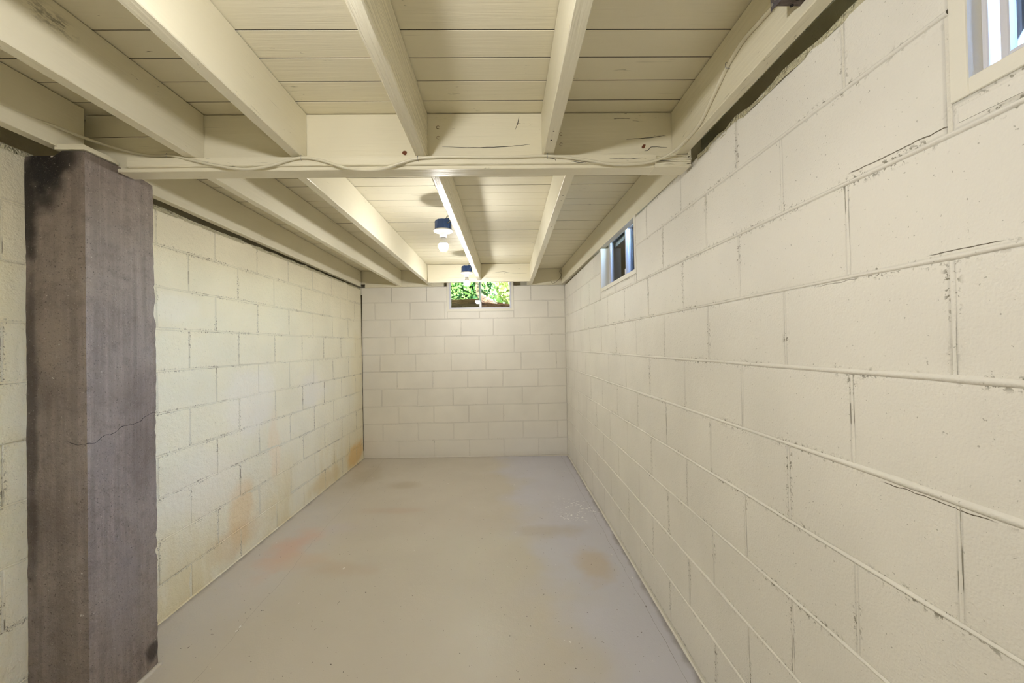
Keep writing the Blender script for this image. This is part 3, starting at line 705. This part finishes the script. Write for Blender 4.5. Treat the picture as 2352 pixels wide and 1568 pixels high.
# ------------------------------------------------------------------ windows
def window(name, org, ang, w, h, setback, lab, glass, ajar=0, low=False, dep=T):
    """local x along the wall (left to right from inside), z up, y into the wall"""
    root = tag(empty(name, org, ang), lab, 'window', kind='structure')
    cs, fr = .027, .019
    bm = bmesh.new()
    yj = .060 if low else -.002; hl = (2.013-org[2]) if low else h
    for xa_, xb_ in ((0, cs), (w-cs, w)):
        if low: box(bm, xa_, xb_, -.002, yj, 0, hl, .0015)
        box(bm, xa_, xb_, yj, dep, 0, h, .0015)
    box(bm, cs, w-cs, -.002, dep, 0, cs, .0015); box(bm, cs, w-cs, yj, dep, h-cs, h, .0015)
    b = obj('window_buck', bm, m_buck, root)
    y0, y1 = setback, setback+(.07 if dep == T else .050)
    bm = bmesh.new(); a0, a1, b0, b1 = cs, w-cs, cs, h-cs
    box(bm, a0, a0+fr*.45, y0, y1, b0, b1, .0015); box(bm, a1-fr*.45, a1, y0, y1, b0, b1, .0015)
    box(bm, a0+fr*.45, a1-fr*.45, y0, y1, b0, b0+fr*.45, .0015); box(bm, a0+fr*.45, a1-fr*.45, y0, y1, b1-fr*.45, b1, .0015)
    obj('window_frame', bm, m_vinyl, root)
    mid = w/2
    for k in (0, 1):
        s0, s1 = (a0+fr*.45+ajar, mid+.012+ajar) if k == 0 else (mid-.012, a1-fr*.45)
        ya = y0+.004+k*.024; yb = ya+.020; z0, z1 = b0+fr*.45, b1-fr*.45; ff = fr*.62
        bm = bmesh.new()
        box(bm, s0, s0+ff, ya, yb, z0, z1, .0015); box(bm, s1-ff, s1, ya, yb, z0, z1, .0015)
        box(bm, s0+ff, s1-ff, ya, yb, z0, z0+ff, .0015); box(bm, s0+ff, s1-ff, ya, yb, z1-ff, z1, .0015)
        sash = obj('sash', bm, m_vinyl, root)
        obj('glass_pane', nb(s0+ff-.002, s1-ff+.002, ya+.009, ya+.013, z0+ff-.002, z1-ff+.002), glass[k], sash)
    bm = bmesh.new(); box(bm, mid-.012, mid+.004, y0+.002, y0+.010, b0+.02, b0+.075, .002)
    obj('sash_latch', bm, m_vinyl, root)
    return root
window('window_1', (WIN_B[0], D, WIN_B[2]), 0, WIN_B[1]-WIN_B[0], WIN_B[3]-WIN_B[2], .004, 'small sliding back window showing sunlit green leaves', (m_glass_d, m_glass))
window('window_2', (XR, WIN_R[0][1], WIN_R[0][2]), -math.pi/2, WIN_R[0][1]-WIN_R[0][0], WIN_R[0][3]-WIN_R[0][2], 0.062, 'small blue-lit window high in the right wall near the far end', (m_glass, m_glass), low=True, dep=.115)
window('window_3', (XR, WIN_R[1][1], WIN_R[1][2]), -math.pi/2, WIN_R[1][1]-WIN_R[1][0], WIN_R[1][3]-WIN_R[1][2], .022, 'bright window at the top right corner of the picture', (m_glass, m_glass), ajar=.012, low=False, dep=.10)

# ------------------------------------------------------------------ light fittings
def fitting(loc, jx, lab, mat=None):
    root = tag(empty('light_fixture', loc), lab, 'light fixture', 'bare bulb fittings along the glossy joist')
    # blue nail-on box: an open cup with ribs and a nail lug
    bm = bmesh.new(); lathe(bm, [(0, .060), (.044, .060), (.0485, .056), (.050, .004), (.0515, 0), (.047, 0), (.0455, .004), (.0445, .053), (0, .055)], 36)
    bx_ = obj('junction_box', bm, m_blue, root); bx_['label'] = 'blue plastic box'
    for a in range(0, 360, 45):
        c, s = math.cos(math.radians(a+10)), math.sin(math.radians(a+10)); bm = bmesh.new()
        tube(bm, [(c*.0495, s*.0495, .003), (c*.0485, s*.0485, .055)], .0022, 6); obj('box_rib', bm, m_blue, bx_)
    obj('cable_clamp', nb(.012, .040, -.012, .012, .058, .072, bev=.002), m_blue, bx_)
    obj('cable_clamp', nb(-.03, -.012, -.02, .004, .058, .067, bev=.002), m_blue, bx_)
    bm = bmesh.new(); tube(bm, [(.030, -.040, .030), (.062, -.046, .052)], .0022, 8); obj('nail', bm, m_steel, bx_)
    bm = bmesh.new(); lathe(bm, [(0, 0), (.058, 0), (.0605, -.003), (.0600, -.007), (.053, -.0115), (.038, -.0145), (.025, -.016), (.0235, -.019), (.0225, -.045), (.0205, -.047), (.017, -.047), (.017, -.030), (0, -.030)], 40)
    lh = obj('lampholder', bm, m_white, root)
    for sx in (-.036, .036): bm = bmesh.new(); tube(bm, [(sx, 0, -.0125), (sx, 0, -.0165)], .0035, 10); obj('screw', bm, m_steel, lh)
    bl = obj('bulb', lathe_bm([(.0125, -.043), (.0135, -.056)], 24), m_steel, root); bl['label'] = 'screw collar of the bulb'
    bl.name = 'bulb_collar'
    prof = [(.0277, -.086), (.0295, -.092), (.0300, -.100), (.0285, -.110), (.0235, -.121), (.0155, -.128), (.006, -.1315), (0, -.132)]
    g = obj('bulb_shell', lathe_bm([(.0135, -.050), (.0145, -.058), (.019, -.068), (.0255, -.080), (.0277, -.086)], 32), m_white, root); g['label'] = 'white plastic lower shell of the bulb'
    g = obj('bulb', lathe_bm(prof, 32), mat or m_bulb, root); g['label'] = 'lit round white bulb'
    # feed cable from the joist into the top of the box
    bm = bmesh.new(); tube(bm, spline([(.018, .0, .068), (.026, .005, .088), (jx-loc[0]-.004, .02, .105), (jx-loc[0]-.003, .06, .150)], 6), .0035, 8)
    obj('feed_cable', bm, m_bare, root)
    return root
def lathe_bm(prof, seg):
    bm = bmesh.new(); lathe(bm, prof, seg); bmesh.ops.recalc_face_normals(bm, faces=bm.faces); return bm
fitting((-.3545, 2.55, 2.0195), -.302, 'lit bare bulb under a blue box, nearer of the two in view')
fitting((-.3370, 4.02, 2.0195), -.270, 'lit bare bulb under a blue box in front of the back window')
fitting((-.3720, .45, 2.0195), -.316, 'lit bare bulb under a blue box above the camera, out of the picture', m_bulb2)
fitting((-.3720, -1.2, 2.0195), -.316, 'lit bare bulb under a blue box, added unseen behind the camera for fill light', m_bulb)  # extra bulb, added only to raise the light in the room

# ------------------------------------------------------------------ cable
pts = [(-1.543, -1.2, 2.06), (-1.542, .3, 2.055), (-1.540, .9, 2.062), (-1.538, 1.293, 2.070), (-1.530, 1.44, 2.083), (-1.47, 1.545, 2.072), (-1.38, 1.586, 2.055), (-1.308, 1.586, 2.044), (-1.22, 1.560, 2.030), (-1.135, 1.544, 2.006), (-1.05, 1.541, 1.986),
       (-.946, 1.54, 1.970), (-.85, 1.54, 1.982), (-.79, 1.541, 2.0), (-.73, 1.541, 2.011), (-.66, 1.54, 2.0), (-.562, 1.54, 1.969), (-.458, 1.54, 1.963), (-.37, 1.54, 1.987), (-.304, 1.541, 2.005), (-.20, 1.542, 2.010), (-.076, 1.542, 2.008), (.06, 1.542, 2.008),
       (.181, 1.542, 2.011), (.30, 1.541, 1.998), (.416, 1.54, 1.978), (.50, 1.54, 1.976), (.582, 1.538, 1.986), (.645, 1.52, 2.008), (.669, 1.45, 2.022), (.672, 1.35, 2.030), (.672, 1.245, 2.075), (.673, 1.18, 2.105), (.673, 1.104, 2.120), (.673, 1.03, 2.115), (.672, .955, 2.108), (.672, .915, 2.106)]
bm = bmesh.new(); tube(bm, spline(pts, 6), .0066, 10, flat=.75)
cable = tag(obj('electrical_cable', bm, m_cable), 'cream painted cable stapled along the crossbeam, joist and left side', 'cable')
def staple(p, d, n):
    bm = bmesh.new(); d = Vector(d).normalized(); n = Vector(n).normalized(); p = Vector(p)
    tube(bm, [p-d*.008-n*.006, p-d*.008+n*.005, p-d*.004+n*.007, p+d*.004+n*.007, p+d*.008+n*.005, p+d*.008-n*.006], .0011, 6)
    o = obj('staple', bm, m_steel, cable)
for p, d, n in [((-.735, 1.541, 2.011), (.1, 0, 1), (0, -1, 0)), ((-.304, 1.541, 2.005), (-.1, 0, 1), (0, -1, 0)), ((.181, 1.542, 2.011), (0, 0, 1), (0, -1, 0)), ((-1.245, 1.568, 2.034), (0, 0, 1), (0, -1, 0)), ((.672, 1.18, 2.105), (0, 0, 1), (-1, 0, 0))]:
    staple(p, d, n)

# ------------------------------------------------------------------ dark metal box on the right joist
jb = tag(empty('metal_junction_box', (.65, .862, 2.045)), 'dark rusty metal junction box on the joist at the top right', 'junction box')
bm = bmesh.new(); ch = .014
x0, x1, y0, y1, z0, z1 = -.026, .0285, -.055, .050, 0, .105
prof = [(y0+ch, z0), (y1-ch, z0), (y1, z0+ch), (y1, z1-ch), (y1-ch, z1), (y0+ch, z1), (y0, z1-ch), (y0, z0+ch)]
A = [bm.verts.new((x0, a, b)) for a, b in prof]; B_ = [bm.verts.new((x1, a, b)) for a, b in prof]
for k in range(8): bm.faces.new((A[k], A[(k+1) % 8], B_[(k+1) % 8], B_[k]))
bm.faces.new(A[::-1]); bm.faces.new(B_); bmesh.ops.recalc_face_normals(bm, faces=bm.faces)
obj('box_body', bm, m_box, jb)
cov = obj('cover', nb(x0-.003, x0, y0-.001, y1+.001, z0-.001, z1+.001, bev=.001), m_boxf, jb); cov['label'] = 'grey metal cover plate'
bm = bmesh.new(); tube(bm, [(x0-.0045, .018, .030), (x0-.002, .018, .030)], .011, 16); kn = obj('knockout', bm, m_amber, cov); kn['label'] = 'amber-coloured knockout'; kn.scale = (1, 1, 1)
bm = bmesh.new(); tube(bm, [(x0-.0042, .018, .030), (x0-.002, .018, .030)], .0135, 16); obj('knockout_rim', bm, m_black, cov)
for (a, b) in ((.042, .008), (-.045, .096), (.030, .012)): bm = bmesh.new(); tube(bm, [(x0-.006, a, b), (x0-.002, a, b)], .0036, 10); obj('screw', bm, m_steel, cov)
for (a, b, r) in ((.002, -.030, .0095), (.010, .012, .008), (.008, .034, .004)):
    bm = bmesh.new(); tube(bm, [(a, b, -.0012), (a, b, .0006)], r, 14); obj('bottom_knockout', bm, m_black, jb)
bm = bmesh.new(); tube(bm, [(.012, y1-.002, .060), (.012, y1+.014, .060)], .009, 12); obj('cable_clamp', bm, m_box, jb)

# ------------------------------------------------------------------ outside
GZ = 1.97
def well(cyy, name, lab):
    root = tag(empty(name, (XR+T, cyy, 1.5)), lab, 'window well', 'corrugated steel window wells outside the right wall')
    n = 200; R0 = .50; bm = bmesh.new(); rows = []
    for i in range(-6, n+7):
        ii = min(max(i, 0), n); t = -math.pi/2+math.pi*ii/n; r = R0+.012*math.sin(i*math.pi/5)
        x, y = math.cos(t)*r*.95 - .0145*abs(i-ii), math.sin(t)*r
        rows.append([bm.verts.new((x+.004, y, 0)), bm.verts.new((x+.004, y, .53)), bm.verts.new((x+.008, y*1.01, .53)), bm.verts.new((x+.008, y*1.01, 0))])
    for a, b in zip(rows, rows[1:]):
        for j in range(4): bm.faces.new((a[j], a[(j+1) % 4], b[(j+1) % 4], b[j])).smooth = j in (0, 2)
    bm.faces.new(rows[0]); bm.faces.new(rows[-1][::-1]); bmesh.ops.recalc_face_normals(bm, faces=bm.faces)
    obj('corrugated_sheet', bm, m_galv, root)
    bm = bmesh.new(); box(bm, .003, .49, -.49, .49, .0, .08)
    g = obj('gravel_bed', bm, m_gravel, root); g['kind'] = 'stuff'
    return root
wells = [(WIN_R[0][0]+WIN_R[0][1])/2, (WIN_R[1][0]+WIN_R[1][1])/2]
well(wells[0], 'window_well', 'corrugated steel window well outside the small far right window')
well(wells[1], 'window_well', 'corrugated steel window well outside the bright near right window')
# ground round the wells: side strips, leaving the half-round holes open
bm = bmesh.new()
xa, xb = XR+T+.001, 9
def quad(*p): bm.faces.new([bm.verts.new(q) for q in p])
ycur = -8
for wc in sorted(wells):
    quad((xa, ycur, GZ), (xb, ycur, GZ), (xb, wc-.55, GZ), (xa, wc-.55, GZ))
    arc = [(xa+math.cos(t)*.50, wc+math.sin(t)*.53) for t in [-math.pi/2+math.pi*k/24 for k in range(25)]]
    out = []
    for k in range(25):
        t = -math.pi/2+math.pi*k/24; c, s = math.cos(t), math.sin(t); q = max(abs(c)/.62, abs(s)/.55)
        out.append((xa+c/q, wc+s/q))
    for k in range(24): quad((*arc[k], GZ), (*out[k], GZ), (*out[k+1], GZ), (*arc[k+1], GZ))
    quad((xa+.62, wc-.55, GZ), (xb, wc-.55, GZ), (xb, wc+.55, GZ), (xa+.62, wc+.55, GZ))
    ycur = wc+.55
quad((xa, ycur, GZ), (xb, ycur, GZ), (xb, D+T, GZ), (xa, D+T, GZ))
quad((-12, -8, GZ), (XL-T-.001, -8, GZ), (XL-T-.001, D+T, GZ), (-12, D+T, GZ))
bmesh.ops.recalc_face_normals(bm, faces=bm.faces)
tag(obj('ground', bm, m_soil), 'bare soil around the house', 'ground', kind='structure')
# soil bank behind the back window
bm = bmesh.new(); nx, ny = 60, 30; rows = []
for i in range(nx+1):
    x = -6+12*i/nx; row = []
    for j in range(ny+1):
        t = j/ny; y = D+T+.002+t*5.5
        crest = 2.00-.09*max(0, min(1, (x+.3)/.5))+.03*noise.noise((x*2, 1, 1))
        z = 1.60+(crest-1.60)*min(1, t*5.2)**.8+max(0, t-.25)*.15
        row.append(bm.verts.new((x, y, z+.03*noise.noise((x*3, y*3, 2))*min(1, t*6))))
    rows.append(row)
for a, b in zip(rows, rows[1:]):
    for j in range(ny): bm.faces.new((a[j], b[j], b[j+1], a[j+1])).smooth = True
bmesh.ops.recalc_face_normals(bm, faces=bm.faces)
tag(obj('soil_bank', bm, m_soil), 'dark brown soil bank outside the back window', 'soil', kind='structure')
bm = bmesh.new()
tube(bm, spline([(.14, 6.1, 1.66), (-.04, 5.98, 1.80), (-.17, 5.92, 1.91), (-.28, 5.9, 1.99), (-.338, 5.92, 2.08), (-.356, 5.95, 2.4), (-.37, 6.0, 3.2)], 8), lambda t: .095-.075*min(1, t*1.3)+.008*noise.noise((t*9, 1, 1)), 14)
tag(obj('tree_root', bm, m_bark), 'sunlit brown tree root sloping down outside the back window', 'tree root')
def bush(name, n, cx, cyy, cz, rx, ry, rz, size, mat, lab, seed):
    rg = np.random.default_rng(seed)
    d = rg.normal(size=(n, 3)); d /= np.linalg.norm(d, axis=1)[:, None]; rad = rg.uniform(.55, 1.0, n)**.6
    cen = d*rad[:, None]*np.array([rx, ry, rz])
    a = rg.normal(size=(n, 3)); a /= np.linalg.norm(a, axis=1)[:, None]; b = np.cross(a, rg.normal(size=(n, 3))); b /= np.linalg.norm(b, axis=1)[:, None]
    s = size*rg.uniform(.6, 1.3, n)[:, None]
    V = np.stack([cen-a*s, cen-b*s*.45, cen+a*s, cen+b*s*.45], 1).reshape(-1, 3)
    me = bpy.data.meshes.new(name); me.from_pydata(V.tolist(), [], np.arange(n*4).reshape(-1, 4).tolist()); me.materials.append(mat)
    o = obj(name, me, None, loc=(cx, cyy, cz)); tag(o, lab, 'shrub'); return o
def leafy(name, lab, args):
    root = tag(empty(name, (args[0][1], args[0][2], 2.0)), lab, 'shrub', 'shrubs outside the back window')
    for k, a in enumerate(args):
        o = bush('foliage', *a); o.parent = root; o.matrix_parent_inverse = Matrix.Translation(-root.location)
        o.pop('category', None) if False else [o.__delitem__(k) for k in ('category', 'label') if k in o]; o['kind'] = 'stuff'
    st = bmesh.new(); c = args[0]
    for k in range(5): tube(st, spline([(.05*k-.1, 0, 0), (.12*k-.24, .05, .4), (.25*k-.5, .1, .9)], 4), .018, 6)
    obj('stem', st, m_bark, root)
leafy('leafy_shrub', 'green leafy shrub seen through the left pane of the back window', [(22000, -1.28, 7.5, 2.55, 1.12, .8, .85, .045, m_leaf2, '', 1), (6000, -1.28, 7.2, 2.5, 1.1, .7, .75, .04, m_leaf, '', 2)])
leafy('leafy_shrub', 'yellow-green sunlit shrub seen through the right pane of the back window', [(22000, .92, 7.4, 2.5, 1.05, .7, .8, .042, m_leaf, '', 3), (1500, .92, 7.7, 2.5, 1.02, .6, .8, .045, m_leaf2, '', 4)])
leafy('leafy_shrub', 'tall shrub standing farther back behind the other two', [(16000, 0, 10.5, 4.2, 5.5, 1.2, 2.6, .09, m_leaf2, '', 5), (22000, 0, 9.8, 4.0, 5.2, 1.0, 2.4, .08, m_leaf, '', 6)])
# upper part of the house, so that sky light reaches the wells from the open side only
up_ = tag(obj('wall_upstairs', nb(XL-T, XR+T, YF-T, D+T, ZC+.06, 3.7), m_siding), 'pale upper storey of the house, above the basement', 'wall', kind='structure')
